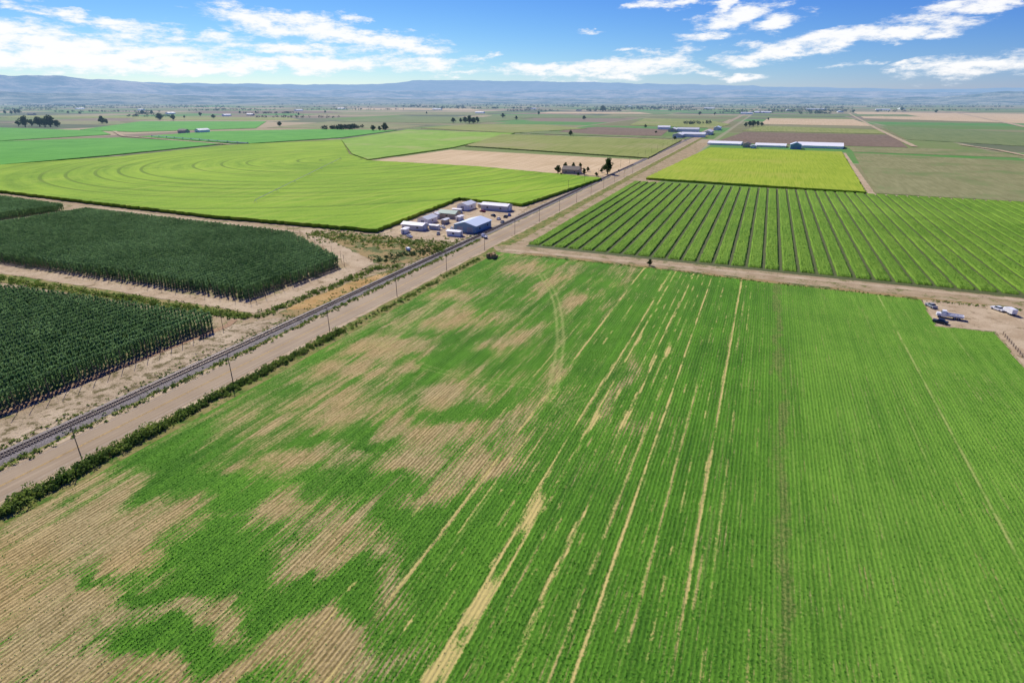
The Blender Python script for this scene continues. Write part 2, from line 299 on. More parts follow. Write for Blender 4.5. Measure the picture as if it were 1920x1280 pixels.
for k,wd,s in[(-.765,.22,.85),(-.69,.16,.7),(-.60,.24,.8),(-.565,.20,.78),(-.46,.26,.82),(-.43,.16,.65),(-.39,.18,.7),(-.345,.22,.82),(-.265,.18,.7),(-.175,.26,.84),(-.15,.14,.65),(-.12,.15,.55),(-.86,.18,.6),(-.53,.15,.65),(-.05,.15,.5),(-.65,.14,.6),(-.22,.13,.55),(-.30,.13,.55),(-.73,.14,.6),(-.50,.14,.6)]:
    X0=XK(k)+(fbm(y*.03,y*0+k*50,3)-.5)*1.2+(fbm(y*.3,y*0+k*50,13)-.5)*.7; wv=wd*(.7+1.6*fbm(y*.07,y*0+k*77,9)); m_=fbm(y*.09,y*0+k*33,21,5)
    stripe=np.maximum(stripe,np.clip(1.6-np.abs(x-X0)/wv,0,1)*s*np.clip((m_-.12)*3.0,.35,1.05))
for px,py,rx,ry,s in[(830,1240,60,16,1),(900,1130,56,13,1),(1000,960,40,12,1.),(1115,790,24,5,.9),(1170,790,24,6,.9),(1195,640,14,4,.9),(1250,660,14,5,.9),(1160,740,14,4,.8),(1190,1150,40,4,.8),(800,1270,40,14,1)]:
    c=G(px,py); l=G(px,py-rx)[1]-c[1]; w_=abs(G(px+ry,py)[0]-c[0]); stripe=np.maximum(stripe,s*np.clip(1.5-np.hypot((x-c[0]+wxn*.15)/w_,(y-c[1])/l),0,1))
for k,wd,s in[(.535,.4,.6),(.42,.3,.35),(.76,.4,.5),(.30,.3,.3),(.06,.4,.35),(.10,.3,.35),(.88,.3,.4),(.2,.3,.3),(.25,.2,.25),(.36,.2,.25),(.48,.2,.25),(.62,.3,.3),(.69,.2,.3),(.57,.25,.4)]+[(-.84+i*.063,.22,.34) for i in range(13)]:
    mk_=fbm(y*.15,y*0+k*13,71,4)
    pale=np.maximum(pale,np.clip(1.4-np.abs(x-XK(k)-(fbm(y*.05,y*0+k*9,5)-.5)*.8)/wd,0,1)*s*np.clip(mk_*2,.3,1.2))
seam=np.clip(1.5-np.abs(x-XK(0.02)-(fbm(y*.05,y*0,5)-.5)*2.5-(fbm(y*.4,y*0,15)-.5)*2)/(1.6),0,1)*np.clip(fbm(x*.6,y*.15,91,4)*1.7-.2,0,1)
def track(pxs,wd,s):
    global pale
    g=[np.array(G(*q)) for q in pxs]; dm=np.full(x.shape,1e9)
    for a,b in zip(g[:-1],g[1:]):
        d=b-a; t=np.clip(((x-a[0])*d[0]+(y-a[1])*d[1])/d.dot(d),0,1); dm=np.minimum(dm,np.hypot(x-a[0]-d[0]*t,y-a[1]-d[1]*t))
    pale=np.maximum(pale,np.clip(1.5-np.abs(np.abs(dm)-1.)/.6,0,1)*s)
track([(1015,515),(1035,545),(1044,570),(1049,600),(1051,640),(1046,680),(1040,710),(1038,730)],.3,.6)
track([(700,640),(800,690),(900,715),(1000,725),(1060,765),(1090,790)],.3,.4)
track([(720,650),(850,545)],.3,.5); track([(1050,760),(1100,745),(1170,690)],.3,.35)
tone=np.clip((x-XK(-.15))/25,0,1)*(1-seam*.8)
i,j=np.meshgrid(np.arange(nx-1),np.arange(ny-1)); a=(j*nx+i).ravel(); Fc=np.stack([a,a+1,a+nx+1,a+nx],1); ok=ins[Fc].all(1); Fc=Fc[ok]
us=np.unique(Fc); mp=np.full(len(x),-1); mp[us]=np.arange(len(us)); Fc=mp[Fc]
z=.12+.10*fbm(x*.3,y*.08,4)
mt_f,m=newmat("foreground crop"); m.pos(); A_b=m.attr("bare"); A_s=m.attr("stripe"); A_p=m.attr("pale"); A_t=m.attr("tone"); A_m=m.attr("seam")
v1=m.noise(m.vec(m.m('MULTIPLY',m.X,2.0),m.m('MULTIPLY',m.Y,.11)),1.,6,.65); v2=m.noise(m.P,2.1,6,.75); v3=m.noise(m.P,.05,3); v4=m.noise(m.vec(m.m('MULTIPLY',m.X,.45),m.m('MULTIPLY',m.Y,.010)),1.,5,.65)
rows=m.m('ADD',m.m('MULTIPLY',m.m('SINE',m.m('MULTIPLY',m.X,2*math.pi/ROW)),.5),.5)
def cen(v,k): return m.m('MULTIPLY',m.m('SUBTRACT',v,.5),k)
bm=m.ss(m.m('ADD',m.m('ADD',A_b,cen(v1,1.6)),m.m('ADD',cen(v2,1.5),cen(rows,-.45))),.12,.76)
g=m.m('ADD',m.m('ADD',cen(v2,1.5),cen(rows,.4)),m.m('ADD',cen(v3,.8),m.m('ADD',cen(v4,1.3),.5)),clamp=True)
gr=m.mix(g,(.042,.13,.012),(.15,.36,.028)); gr2=m.mix(g,(.078,.20,.018),(.22,.42,.045)); gr=m.mix(A_t,gr,gr2)
tn=m.mix(m.ss(m.m('ADD',m.m('ADD',cen(v1,1.5),cen(rows,.35)),m.m('ADD',cen(v2,1.5),.5)),.05,.95),(.23,.17,.065),(.61,.475,.22))  # dark tan: row shadows painted into the colour, plus random soil variation
tn=m.mix(m.ss(v3,.35,.65),tn,m.mix(1.,tn,(1.02,.95,.88),'MULTIPLY'))
c=m.mix(m.m('MULTIPLY',bm,.95),gr,tn)
c=m.mix(m.ss(m.m('ADD',A_s,m.m('ADD',cen(v2,1.6),cen(v1,.9))),.32,.85),c,(.62,.50,.17))
c=m.mix(m.m('MULTIPLY',m.ss(m.m('ADD',A_p,cen(v2,1.2)),.15,.8),.6),c,(.48,.48,.15))
c=m.mix(m.m('MULTIPLY',m.ss(m.m('ADD',A_m,cen(v2,1.2)),.2,.8),.55),c,m.mix(m.ss(v2,.4,.6),(.05,.10,.015),(.30,.27,.09)))
finish(m,c,.9,m.bump(m.m('ADD',v2,m.m('MULTIPLY',rows,.28)),.22),.1)
me=fmesh("crop_field",np.c_[x[us],y[us],z[us]],Fc,mt_f,True,{"bare":bare[us],"stripe":stripe[us],"pale":pale[us],"tone":tone[us],"seam":seam[us]})
obj("crop_field",me,kind="structure",label="green crop field with bare tan patches and straw stripes")
N=430000; rx_=rng.uniform(xe+.5,95,N); rd=rng.random(N)**1.7; ry_=20+rd*230
rx_=np.round(rx_/ROW)*ROW+ROW*.25+rng.normal(0,.09,N)
ii=np.clip(((rx_-xs[0])/st_).round().astype(int),0,nx-1); jj=np.clip(((ry_-ys[0])/st_).round().astype(int),0,ny-1); kk=jj*nx+ii
bb_=bare[kk]+np.maximum(np.maximum(stripe[kk],pale[kk]*.7)*.9,seam[kk]*.6)+(rng.random(N)-.5)*.2
vq=np.c_[rx_,ry_,np.zeros(N)]-np.array([0,0,H]); zc=vq@FW; uu=vq@RI/zc*F; vv=vq@UP/zc*F
keep=ins[kk]&(rng.random(N)>np.clip((bb_+.12)/.70,.0,.96)+tone[kk]*.4)&(abs(uu)<1060)&(abs(vv)<740)
P=np.c_[rx_,ry_,.16+rng.uniform(.0,.13,N)][keep]; V,Fq=quads(P,np.full(len(P),.13),.6); print("tufts",len(P))
obj("crop_plants",fmesh("crop_plants",V,Fq,mt_tuft),kind="stuff",label="low leafy green crop plants growing in fine rows",cat="crop plants")
# lane
field("dirt_lane",[(925,462),(990,458),(1450,505),(1925,550),(2300,590),(2300,640),(1925,600),(1725,563),(1440,531),(1215,503),(935,476)],.066,mt_dirt,jit=.3)
field("dry_verge",[(990,474),(1215,499),(1440,526),(1728,558),(1900,575),(1900,582),(1728,566),(1440,534),(1215,506),(960,479)],.08,mt_dry,jit=.8)
path("dirt_track",[(945,468),(1450,516),(1925,564),(2300,602)],3.2,mt_pale,.106)
field("gravel_yard",[(1728,562),(1925,578),(2200,600),(2300,800),(2000,800),(1925,690),(1866,622),(1757,611)],.088,mt_pale,jit=.3)
# ---------------- corn strips ----------------
mt_corn=crop("corn",(.09,.21,.018),(.24,.39,.045),2.2,.05,fine=1.9,bump=.35,bank=.4)
mt_corny=crop("corn ripening",(.23,.34,.018),(.41,.49,.045),.9,.02,c3=(.40,.42,.06),s3=.006,bump=.4,bank=1.)
na,nb=np.array(G(985,459)),np.array(G(1925,556)); fa,fb_=np.array(G(1205,341)),np.array(G(1925,380))
def yl(a,b,X): return a[1]+(b[1]-a[1])*(X-a[0])/(b[0]-a[0])
X=XL(985,459)+1; sw=5.9; gi=0; field("field_soil",[(985,462),(1925,560),(2500,625),(2500,420),(1925,381),(1205,342)],.075,simple("gap soil",(.10,.12,.035)),jit=0,step=30)
TP=[]
while X<250:
    wS=sw+R.uniform(-.25,.25); ynr=yl(na,nb,X)+1; yfr=yl(fa,fb_,X)
    nxx=max(6,int(wS/.38)); nyy=int((yfr-ynr)/1.6); u=np.linspace(0,wS,nxx+1); v=np.linspace(ynr,yfr,nyy+1); UU,VV=np.meshgrid(u,v)
    zz=.75+.14*np.cos(UU*2*np.pi/.76+.0)+.3*(fbm(UU*.8+X,VV*.5,6)-.5)+rng.uniform(-.12,.12,UU.shape)
    edge=(UU==0)|(UU==u[-1])|(VV==v[0])|(VV==v[-1]); zz[edge]=0.
    xx=UU+X+rng.uniform(-.12,.12,UU.shape)+edge*rng.uniform(-.25,.25,UU.shape); vv=VV+rng.uniform(-.5,.5,UU.shape)
    i,j=np.meshgrid(np.arange(nxx),np.arange(nyy)); a=(j*(nxx+1)+i).ravel()
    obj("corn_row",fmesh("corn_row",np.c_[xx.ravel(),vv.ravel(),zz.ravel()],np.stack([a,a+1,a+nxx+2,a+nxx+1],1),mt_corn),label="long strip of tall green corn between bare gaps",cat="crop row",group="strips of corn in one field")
    n=int(min(yfr-ynr,170)*wS*1.5); TP.append(np.c_[rng.uniform(X+.2,X+wS-.2,n),ynr+(rng.random(n)**1.3)*min(yfr-ynr,170),rng.uniform(.6,1.05,n)])
    X+=sw+1.3; gi+=1
TP=np.concatenate(TP); TP[:,0]=np.round(TP[:,0]/ROW)*ROW+rng.normal(0,.1,len(TP)); V,Fq=quads(TP,np.full(len(TP),.24),.5); print("corn tufts",len(TP)); obj("corn_leaves",fmesh("corn_leaves",V,Fq,mt_tuft2),kind="stuff",label="ragged leafy tops of the green corn rows",cat="corn")
# ---------------- other fields ----------------
mt_olive=crop("olive stubble",(.21,.21,.085),(.32,.31,.14),.3,.03,c3=(.16,.23,.07),s3=.012,bump=.2)
mt_brown=crop("ploughed soil",(.18,.13,.08),(.25,.18,.12),.2,.02,bump=.2)
mt_tan=crop("harvested straw",(.48,.34,.17),(.70,.54,.32),.5,.01,bump=.2)
mt_lgreen=crop("lush green",(.06,.27,.025),(.14,.42,.05),.2,.02,bump=.2)
mt_wedge=crop("soft green",(.17,.34,.03),(.30,.45,.07),.2,.02,c3=(.34,.39,.11),s3=.008,bump=.2)
mt_mgreen=crop("mid green",(.20,.25,.05),(.32,.34,.10),.2,.01,c3=(.34,.31,.13),bump=.3)
mt_ggreen=crop("grey green",(.14,.20,.065),(.23,.27,.10),.2,.01,bump=.3)
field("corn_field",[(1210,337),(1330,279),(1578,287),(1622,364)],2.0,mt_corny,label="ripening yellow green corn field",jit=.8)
field("stubble_field",[(1600,287),(1940,303),(2300,320),(2300,405),(1940,380),(1642,363)],.25,mt_olive)
field("stubble_field",[(1590,276),(1720,278),(1860,283),(1940,297),(1600,285)],.22,mt_olive)
path("dirt_track",[(1582,287),(1636,366)],5,mt_pale,.16); path("dirt_track",[(1715,276),(1640,240),(1590,212)],9,mt_pale,.9)
path("dirt_track",[(1985,306),(1870,282),(1800,272)],8,mt_pale,.9); path("dirt_track",[(1940,242),(1800,213),(1720,203)],16,mt_pale,.9); path("dirt_track",[(1180,336),(1300,340),(1620,364),(1940,381)],4,mt_pale,.13)
field("ploughed_field",[(1335,268),(1395,248),(1675,254),(1702,277),(1590,274)],.3,mt_brown)
field("crop_field",[(1392,246),(1420,236),(1655,244),(1672,252)],.6,mt_mgreen); field("crop_field",[(1700,262),(1650,236),(1940,250),(2300,262),(2300,290),(1940,276)],.6,mt_ggreen)
field("crop_field",[(1425,233),(1440,222),(1600,224),(1640,237)],.4,mt_tan); field("crop_field",[(1620,222),(1600,210),(1940,214),(1940,232)],.4,mt_tan)
field("harvested_field",[(692,303),(845,281),(1203,300),(1150,332)],.25,mt_tan)
field("crop_field",[(872,275),(942,253),(1278,264),(1215,298)],1.6,mt_mgreen,jit=1); field("crop_field",[(640,263),(765,244),(965,251),(850,278),(690,301),(660,290)],1.4,mt_wedge)
field("crop_field",[(-400,330),(-300,265),(0,266),(225,259),(425,270),(200,293),(0,311)],1.2,mt_lgreen); field("crop_field",[(-300,262),(-200,240),(0,240),(190,246),(208,253),(0,265)],1.,mt_lgreen)
field("crop_field",[(150,244),(265,228),(500,228),(480,241),(250,248)],.8,mt_lgreen); field("crop_field",[(260,257),(400,247),(600,243),(745,245),(640,259),(470,270),(430,269)],1.1,mt_lgreen)
field("crop_field",[(790,241),(880,234),(1020,234),(1100,242),(960,250)],.9,mt_mgreen); field("ploughed_field",[(1065,243),(1120,238),(1255,243),(1240,255),(1020,253)],.3,mt_brown)
field("crop_field",[(975,250),(1010,245),(1120,253),(1300,258),(1285,262)],.7,mt_ggreen)
field("crop_field",[(1180,235),(1210,222),(1330,226),(1370,234),(1340,241)],.8,mt_mgreen); field("crop_field",[(620,228),(760,218),(1000,222),(880,232)],.5,mt_ggreen); field("crop_field",[(500,240),(620,228),(800,236),(740,243)],.5,mt_olive)
for i,(a,b_,c_,d_,mm) in enumerate([(20,220,226,233,mt_olive),(560,900,210,215,mt_olive),(240,540,219,225,mt_mgreen),(900,1150,216,221,mt_ggreen),(1000,1200,210,213,mt_tan),(350,620,208,212,mt_brown),(0,260,217,221,mt_mgreen),(1460,1700,214,218,mt_ggreen),(1700,1950,205,209,mt_ggreen),(1120,1330,215,219,mt_olive),(650,880,203,206,mt_tan),(150,420,203,206,mt_ggreen),(1500,1800,202,204,mt_olive)]):
    field("distant_field",[(a,d_),(a+30,c_),(b_,c_+1),(b_+25,d_+1)],.35+i*.02,mm,step=20)
path("dirt_track",[(-200,322),(60,312),(300,292),(640,262)],6,mt_pale,1.5); path("dirt_track",[(215,247),(230,256),(430,272)],8,mt_pale,1.4)
path("dirt_track",[(460,245),(760,240),(980,252),(1290,266)],6,mt_pale,.5)
# pivot field
C=G(640,303)
mt_piv,m=newmat("pivot corn"); m.pos(); dx=m.m('SUBTRACT',m.X,C[0]); dy=m.m('SUBTRACT',m.Y,C[1]); ds=m.m('SQRT',m.m('ADD',m.m('MULTIPLY',dx,dx),m.m('MULTIPLY',dy,dy)))
ang=m.m('ARCTAN2',dy,dx); cn=m.noise(m.vec(m.m('MULTIPLY',ds,.09),m.m('MULTIPLY',ang,1.6)),1.,6,.7); fn=m.noise(m.P,.7,5,.65); ln=m.noise(m.P,.008,4)
ylw=m.noise(m.vec(m.m('MULTIPLY',m.X,.25),m.m('MULTIPLY',m.Y,.01)),1.,4)
c=m.mix(m.ss(m.m('ADD',m.m('ADD',m.m('MULTIPLY',cn,.50),m.m('MULTIPLY',fn,.25)),m.m('MULTIPLY',ln,.4)),.40,.72),(.13,.27,.012),(.31,.48,.03))
c=m.mix(m.m('MULTIPLY',m.ss(ylw,.48,.7),.5),c,(.42,.48,.07))
arcs=None
for q in[(470,305),(365,312),(280,312),(185,322),(82,330),(-40,336),(560,304),(600,304),(420,308),(230,318),(130,326)]:
    g_=G(*q); r=math.hypot(g_[0]-C[0],g_[1]-C[1]); k=m.ss(m.m('ABSOLUTE',m.m('SUBTRACT',ds,r)),.8,2.2,1.,0.); arcs=k if arcs is None else m.m('MAXIMUM',arcs,k)
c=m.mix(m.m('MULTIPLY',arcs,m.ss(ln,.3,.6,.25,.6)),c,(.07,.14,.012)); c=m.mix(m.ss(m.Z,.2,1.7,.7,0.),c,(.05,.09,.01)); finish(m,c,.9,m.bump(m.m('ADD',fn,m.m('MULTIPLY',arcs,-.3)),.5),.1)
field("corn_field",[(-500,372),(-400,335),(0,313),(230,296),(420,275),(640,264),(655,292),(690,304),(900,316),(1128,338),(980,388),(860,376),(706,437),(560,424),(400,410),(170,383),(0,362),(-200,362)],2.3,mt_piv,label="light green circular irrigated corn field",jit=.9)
pv=obj("irrigation_pivot",None,loc=(C[0],C[1],0),label="long wheeled irrigation boom crossing the light green field",cat="irrigation machine")
E=G(480,386); ev=Vector((E[0]-C[0],E[1]-C[1],0)); L=ev.length; d=ev.normalized()
b=PB(); b.cyl((0,0,4.2),tuple(d*L+Vector((0,0,4.2))),.16,n=6); obj("pipe",b.mesh("pipe",mt_grey),parent=pv)
nt=int(L/50)
for i in range(nt+1):
    b=PB(); q=d*(L*i/nt); t=Vector((-d.y,d.x,0))*2.2
    for sg in(-1,1): b.cyl(tuple(q+t*sg+Vector((0,0,.5))),tuple(q+Vector((0,0,4.1))),.1,n=5); b.cyl(tuple(q+t*sg+d*-.2+Vector((0,0,.65))),tuple(q+t*sg+d*.2+Vector((0,0,.65))),.65,n=10)
    obj("tower",b.mesh("tower",mt_grey),parent=pv)
a_,b2=G(285,257),G(465,271); wl_=obj("irrigation_line",None,loc=(a_[0],a_[1],1.2),label="straight white wheeled sprinkler line across bright green field",cat="irrigation machine"); dv=Vector((b2[0]-a_[0],b2[1]-a_[1],0)); b=PB(); b.cyl((0,0,1.1),(dv.x,dv.y,1.1),.6,n=6); obj("pipe",b.mesh("pipe",mt_white),parent=wl_)
for i in range(12):
    q=dv*(i/11); dn=dv.normalized()*.15; b=PB(); b.cyl(tuple(q-dn+Vector((0,0,.9))),tuple(q+dn+Vector((0,0,.9))),1.3,n=12); obj("wheel",b.mesh("wheel",mt_grey),parent=wl_)
# ---------------- hop yards ----------------
def hopmesh():
    n=50; z=4.9*rng.random(n)**.62+.3; r=.28+.50*(z/5.4)**2; a=rng.uniform(0,6.28,n); rr_=r*rng.uniform(.3,1,n)
    P=np.c_[np.cos(a)*rr_,np.sin(a)*rr_*1.2,z]; V,Fq=quads(P,np.full(n,.30),.75)
    st=np.array([(-.12,0,0),(.12,0,0),(.3,0,5.2),(-.3,0,5.2),(0,-.12,0),(0,.12,0),(0,.3,5.2),(0,-.3,5.2)],float)
    V=np.concatenate([V,st]); Fq=np.concatenate([Fq,[[n*4,n*4+1,n*4+2,n*4+3],[n*4+4,n*4+5,n*4+6,n*4+7]]]); return V,Fq
HV=[hopmesh() for _ in range(5)]; hme=[fmesh("hop_plant",v,f,mt_leafd) for v,f in HV]
hopA=[G(*q) for q in[(-260,470),(0,431),(165,403),(545,449),(638,500),(470,562),(0,492),(-400,440)]]
hopB=[G(*q) for q in[(-300,500),(0,552),(408,612),(396,620),(0,772),(-200,870)]]
hopC=[G(*q) for q in[(-260,364),(-30,366),(0,378),(128,396),(0,413),(-260,448)]]
pts=[]
for pl in(hopA,hopB,hopC):
    ax=np.array(pl); X0,Y0=ax.min(0); X1,Y1=ax.max(0); xs_=np.arange(X0,X1,3.2); ys_=np.arange(Y0,Y1,1.15); A,B=np.meshgrid(xs_,ys_); A=A.ravel();B=B.ravel(); k=inpoly(A,B,pl); pts.append(np.c_[A[k],B[k]])
pts=np.concatenate(pts); pts=pts+rng.uniform(-.12,.12,pts.shape); rng.shuffle(pts); pts=pts[rng.random(len(pts))>.015]
dist=np.hypot(pts[:,0],pts[:,1])
v=np.c_[pts,np.full(len(pts),2.)]-np.array([0,0,H]); zc=v@FW; ux=v@RI/zc*F; uy=v@UP/zc*F; vis=(abs(ux)<950)&(abs(uy)<630)
od=np.argsort(np.where(vis,dist,1e9)); near,far=pts[od[:300]],pts[od[300:]]
for q in near:
    obj("hop_plant",hme[R.randrange(5)],loc=(q[0],q[1],0),rot=R.uniform(-.4,.4)+R.choice([0,math.pi]),scale=R.uniform(.97,1.02),label="tall dark green climbing hop plant in trellis row",cat="hop plant",group="hop plants in the trellis yard")
VV=[];FF=[];off=0
for t in range(5):
    q=far[t::5]; n=len(q); v0=HV[t][0]; a=rng.uniform(-.5,.5,n)+rng.integers(0,2,n)*math.pi; s=rng.uniform(.97,1.02,n); c_,s_=np.cos(a),np.sin(a)
    X_=(v0[None,:,0]*c_[:,None]-v0[None,:,1]*s_[:,None])+q[:,0:1]; Y_=(v0[None,:,0]*s_[:,None]+v0[None,:,1]*c_[:,None])+q[:,1:2]; Z_=v0[None,:,2]*s[:,None]
    W_=np.stack([X_,Y_,Z_],2).reshape(-1,3); VV.append(W_); FF.append((HV[t][1][None]+(np.arange(n)*len(v0))[:,None,None]).reshape(-1,4)+off); off+=len(W_)
print("hops",len(far)); obj("hop_plants",fmesh("hop_plants",np.concatenate(VV),np.concatenate(FF),mt_leafd),kind="stuff",label="dense rows of dark green hop plants",cat="hop plants")
for nm,pl in(("yard_soil",hopA),("yard_soil",hopB),("yard_soil",hopC)):
    n=len(pl); me=bpy.data.meshes.new(nm); me.from_pydata([(a,b,.09) for a,b in pl],[],[tuple(range(n))]); me.materials.append(mt_soil); me.update()
    if me.polygons[0].normal.z<0: me.flip_normals()
    obj(nm,me,kind="structure")
b=PB(); b.cyl((0,0,0),(.0,0,5.6),.09,.06,6); b.cyl((0,0,5.5),(3.2,0,.1),.02,n=4); tpm=b.mesh("trellis_pole",mt_wood)
def edgepoles(a,b_,n,rot):
    a=np.array(G(*a)); b_=np.array(G(*b_))
    for i in range(n):
        q=a+(b_-a)*i/(n-1); obj("trellis_pole",tpm,loc=(q[0],q[1],0),rot=rot+R.uniform(-.05,.05),label="thin wooden trellis pole with anchor cable beside hops",cat="pole",group="trellis poles around the hop yard")
edgepoles((0,786),(418,614),18,0); edgepoles((10,498),(470,568),20,-1.57); edgepoles((480,564),(646,500),12,0); edgepoles((640,492),(540,436),8,0)
field("dirt_track",[(-300,500),(0,497),(470,572),(655,498),(560,432),(600,428),(702,494),(610,540),(478,588),(0,512),(-300,520)],.12,mt_pale,jit=.4)
field("dry_verge",[(590,437),(690,440),(840,458),(850,466),(745,500),(704,493)],.13,mt_dry,jit=1)
field("dry_verge",[(520,586),(640,535),(745,503),(800,497),(770,510),(600,588),(560,596)],.14,mt_dry,jit=.8)
field("dry_bank",[(530,582),(650,532),(740,508),(700,530),(590,578)],.155,mt_orange,jit=.8)
field("weedy_bank",[(-200,505),(0,513),(470,588),(460,600),(0,530),(-200,514)],.16,mt_weed,jit=.6)
field("pale_bank",[(-200,870),(0,790),(420,612),(550,592),(300,705),(0,835),(-200,920)],.11,mt_bank,jit=.6)
path("soil_track",[(-100,820),(0,776),(425,612),(440,600)],2.4,simple("brown soil",(.34,.20,.10)),.17)
path("dirt_track",[(-60,428),(165,388),(560,436)],3.5,mt_pale,.18)
field("gravel_yard",[(705,441),(866,377),(990,388),(960,412),(850,455)],.15,mt_pale,jit=.5)
# ---------------- shrubs ----------------
def shrubs(name,line,n,spread,rad,per,size,mat,label,kind="stuff",zs=.8):
    g=[np.array(G(*q)) for q in line]; Lq=[np.linalg.norm(b-a) for a,b in zip(g[:-1],g[1:])]; C=[]
    for _ in range(n):
        i=R.choices(range(len(Lq)),Lq)[0]; t=R.random(); q=g[i]+(g[i+1]-g[i])*t; d=(g[i+1]-g[i])/Lq[i]; nn=np.array([-d[1],d[0]])*R.gauss(0,spread); C.append((q[0]+nn[0],q[1]+nn[1]))
    C=np.array(C); r=rad*rng.uniform(.35,1.25,(n,1)); Rd=np.hstack([r,r,r*zs]); P=cloudpts(np.c_[C,Rd[:,2]*.55],Rd,per); P[:,2]=np.abs(P[:,2]); V,Fq=quads(P,np.full(len(P),size))
    obj(name,fmesh(name,V,Fq,mat),kind=kind,label=label,cat="shrubs")
VP=(1450,HOR)
def onl(y0,x): return (x,y0+(VP[1]-y0)*x/VP[0])
shrubs("hedge",[onl(963,-120),onl(963,300)],290,.9,1.2,60,.25,mt_hedge,"shaggy green hedge along the roadside verge",zs=.95)
shrubs("hedge",[onl(962,300),onl(962,640)],300,.8,.95,40,.26,mt_hedge,"shaggy green hedge along the roadside verge",zs=.95)
shrubs("hedge",[onl(968,600),onl(968,900)],170,.8,.7,24,.26,mt_hedge,"sparse low bushes along the roadside verge")
shrubs("verge_weeds",[onl(879,-100),onl(879,900)],700,.9,.6,14,.25,mt_hedge,"low green weeds between road and railway")
shrubs("bank_weeds",[onl(843,-100),onl(843,900)],500,1.8,.5,12,.22,mt_hedge,"scattered weeds along the railway bank")
shrubs("ditch_weeds",[(-150,507),(0,524),(465,596)],620,1.7,1.0,22,.3,mt_hedge,"green weeds lining an irrigation ditch")
shrubs("ditch_weeds",[(480,596),(700,505),(750,500)],300,1.5,.9,18,.3,mt_hedge,"green weeds beside the railway bank")
shrubs("lane_weeds",[(965,478),(1215,503),(1440,531),(1728,563),(1920,582)],320,.9,.55,14,.22,mt_hedge,"weeds growing along a dirt lane")
shrubs("yard_weeds",[(590,436),(690,452),(850,462)],600,7,1.0,18,.32,mt_hedge,"scattered weeds on dry ground near the sheds")
shrubs("yard_weeds",[(700,490),(760,480),(830,466)],160,4,1.0,18,.32,mt_leaf,"dark scrubby weeds on dry ground")
# ---------------- trees ----------------
def treemesh():
    b=PB(); b.cyl((0,0,0),(.1,0,3.2),.35,.24,7)
    C=[]
    for i in range(6):
        a=i*1.05+R.uniform(-.3,.3); q=(math.cos(a)*R.uniform(1.4,2.4),math.sin(a)*R.uniform(1.4,2.4),R.uniform(3.2,6.5)); b.cyl((.1,0,R.uniform(1.6,3.1)),q,.15,.05,5); C.append(q)
    for i in range(13): a=R.uniform(0,6.28); zc_=R.uniform(2,8.4); r=R.uniform(0,2.5)*(1-abs(zc_-4.5)/6); C.append((math.cos(a)*r,math.sin(a)*r,zc_))
    C=np.array(C); r=rng.uniform(1.1,1.8,(len(C),1)); P=cloudpts(C,np.hstack([r,r,r*.9]),85); V,Fq=quads(P,np.full(len(P),.36)); return b.mesh("trunk",mt_bark),fmesh("crown",V,Fq,mt_leaf)
TM=[treemesh() for _ in range(4)]
def tree(px,py,hpx,wf=1.,label="leafy green tree beside farmland"):
    s=hm(hpx,py)/9.8; g=G(px,py); e=obj("tree",None,loc=(g[0],g[1],0),rot=R.uniform(0,6.28),label=label,cat="tree",group="farmland trees",scale=(s*wf,s*wf,s)); t,c=TM[R.randrange(4)]; obj("trunk",t,parent=e); obj("crown",c,parent=e)
for q in[(1139,327,33,1.1),(1046,327,19,1.2),(1075,318,15),(1095,328,14),(1118,331,9,1.4),(1160,322,5),(1060,317,14),(1084,330,7,1.5),(1102,322,10,1.3),(1052,331,8,1.4),(1128,324,10,1.2),(1088,316,12)]: tree(*q,label="broad leafy tree beside a farmhouse")
for q in[(48,238,22),(75,238,20),(95,238,24),(60,237,14),(108,238,14),(35,237,12),(85,238,17),(192,232,16),(200,232,10),(10,214,8),(30,214,10),(36,213,9),(22,214,7),(268,214,8),(285,213,7),(300,225,14),(325,226,11),(346,222,6),(376,218,8),(400,222,8),(525,237,10),(640,243,9),(655,243,8),(632,243,8),(700,246,12),(722,245,16),(712,245,9),(850,230,10),(880,232,16),(888,232,13),(895,231,13),(872,230,12),(864,230,9),(943,221,9),(968,225,8),(1070,254,10),(1095,224,8),(1130,209,12),(1010,215,7),(1210,240,7),(1312,216,7),(1340,216,6),(1405,238,12),(1420,237,11),(1412,238,13),(1398,238,9),(1428,237,8),(1218,498,14),(1230,250,5),(1265,262,7),(1755,212,7),(1690,208,8),(1600,212,7),(1440,226,6),(450,213,5),(480,213,5),(150,214,5),(128,213,5),(560,216,5),(610,212,5),(800,214,5)]: tree(*q,wf=R.uniform(1.2,1.8))
C=[]
def belt(x0,x1,y,n,jy=1.,):
    for _ in range(int(n*1.5)):
        px=R.uniform(x0,x1); py=y+R.uniform(-jy,jy); C.append((*G(px,py),R.uniform(5,11)*(1 if py>205 else 1.4)))
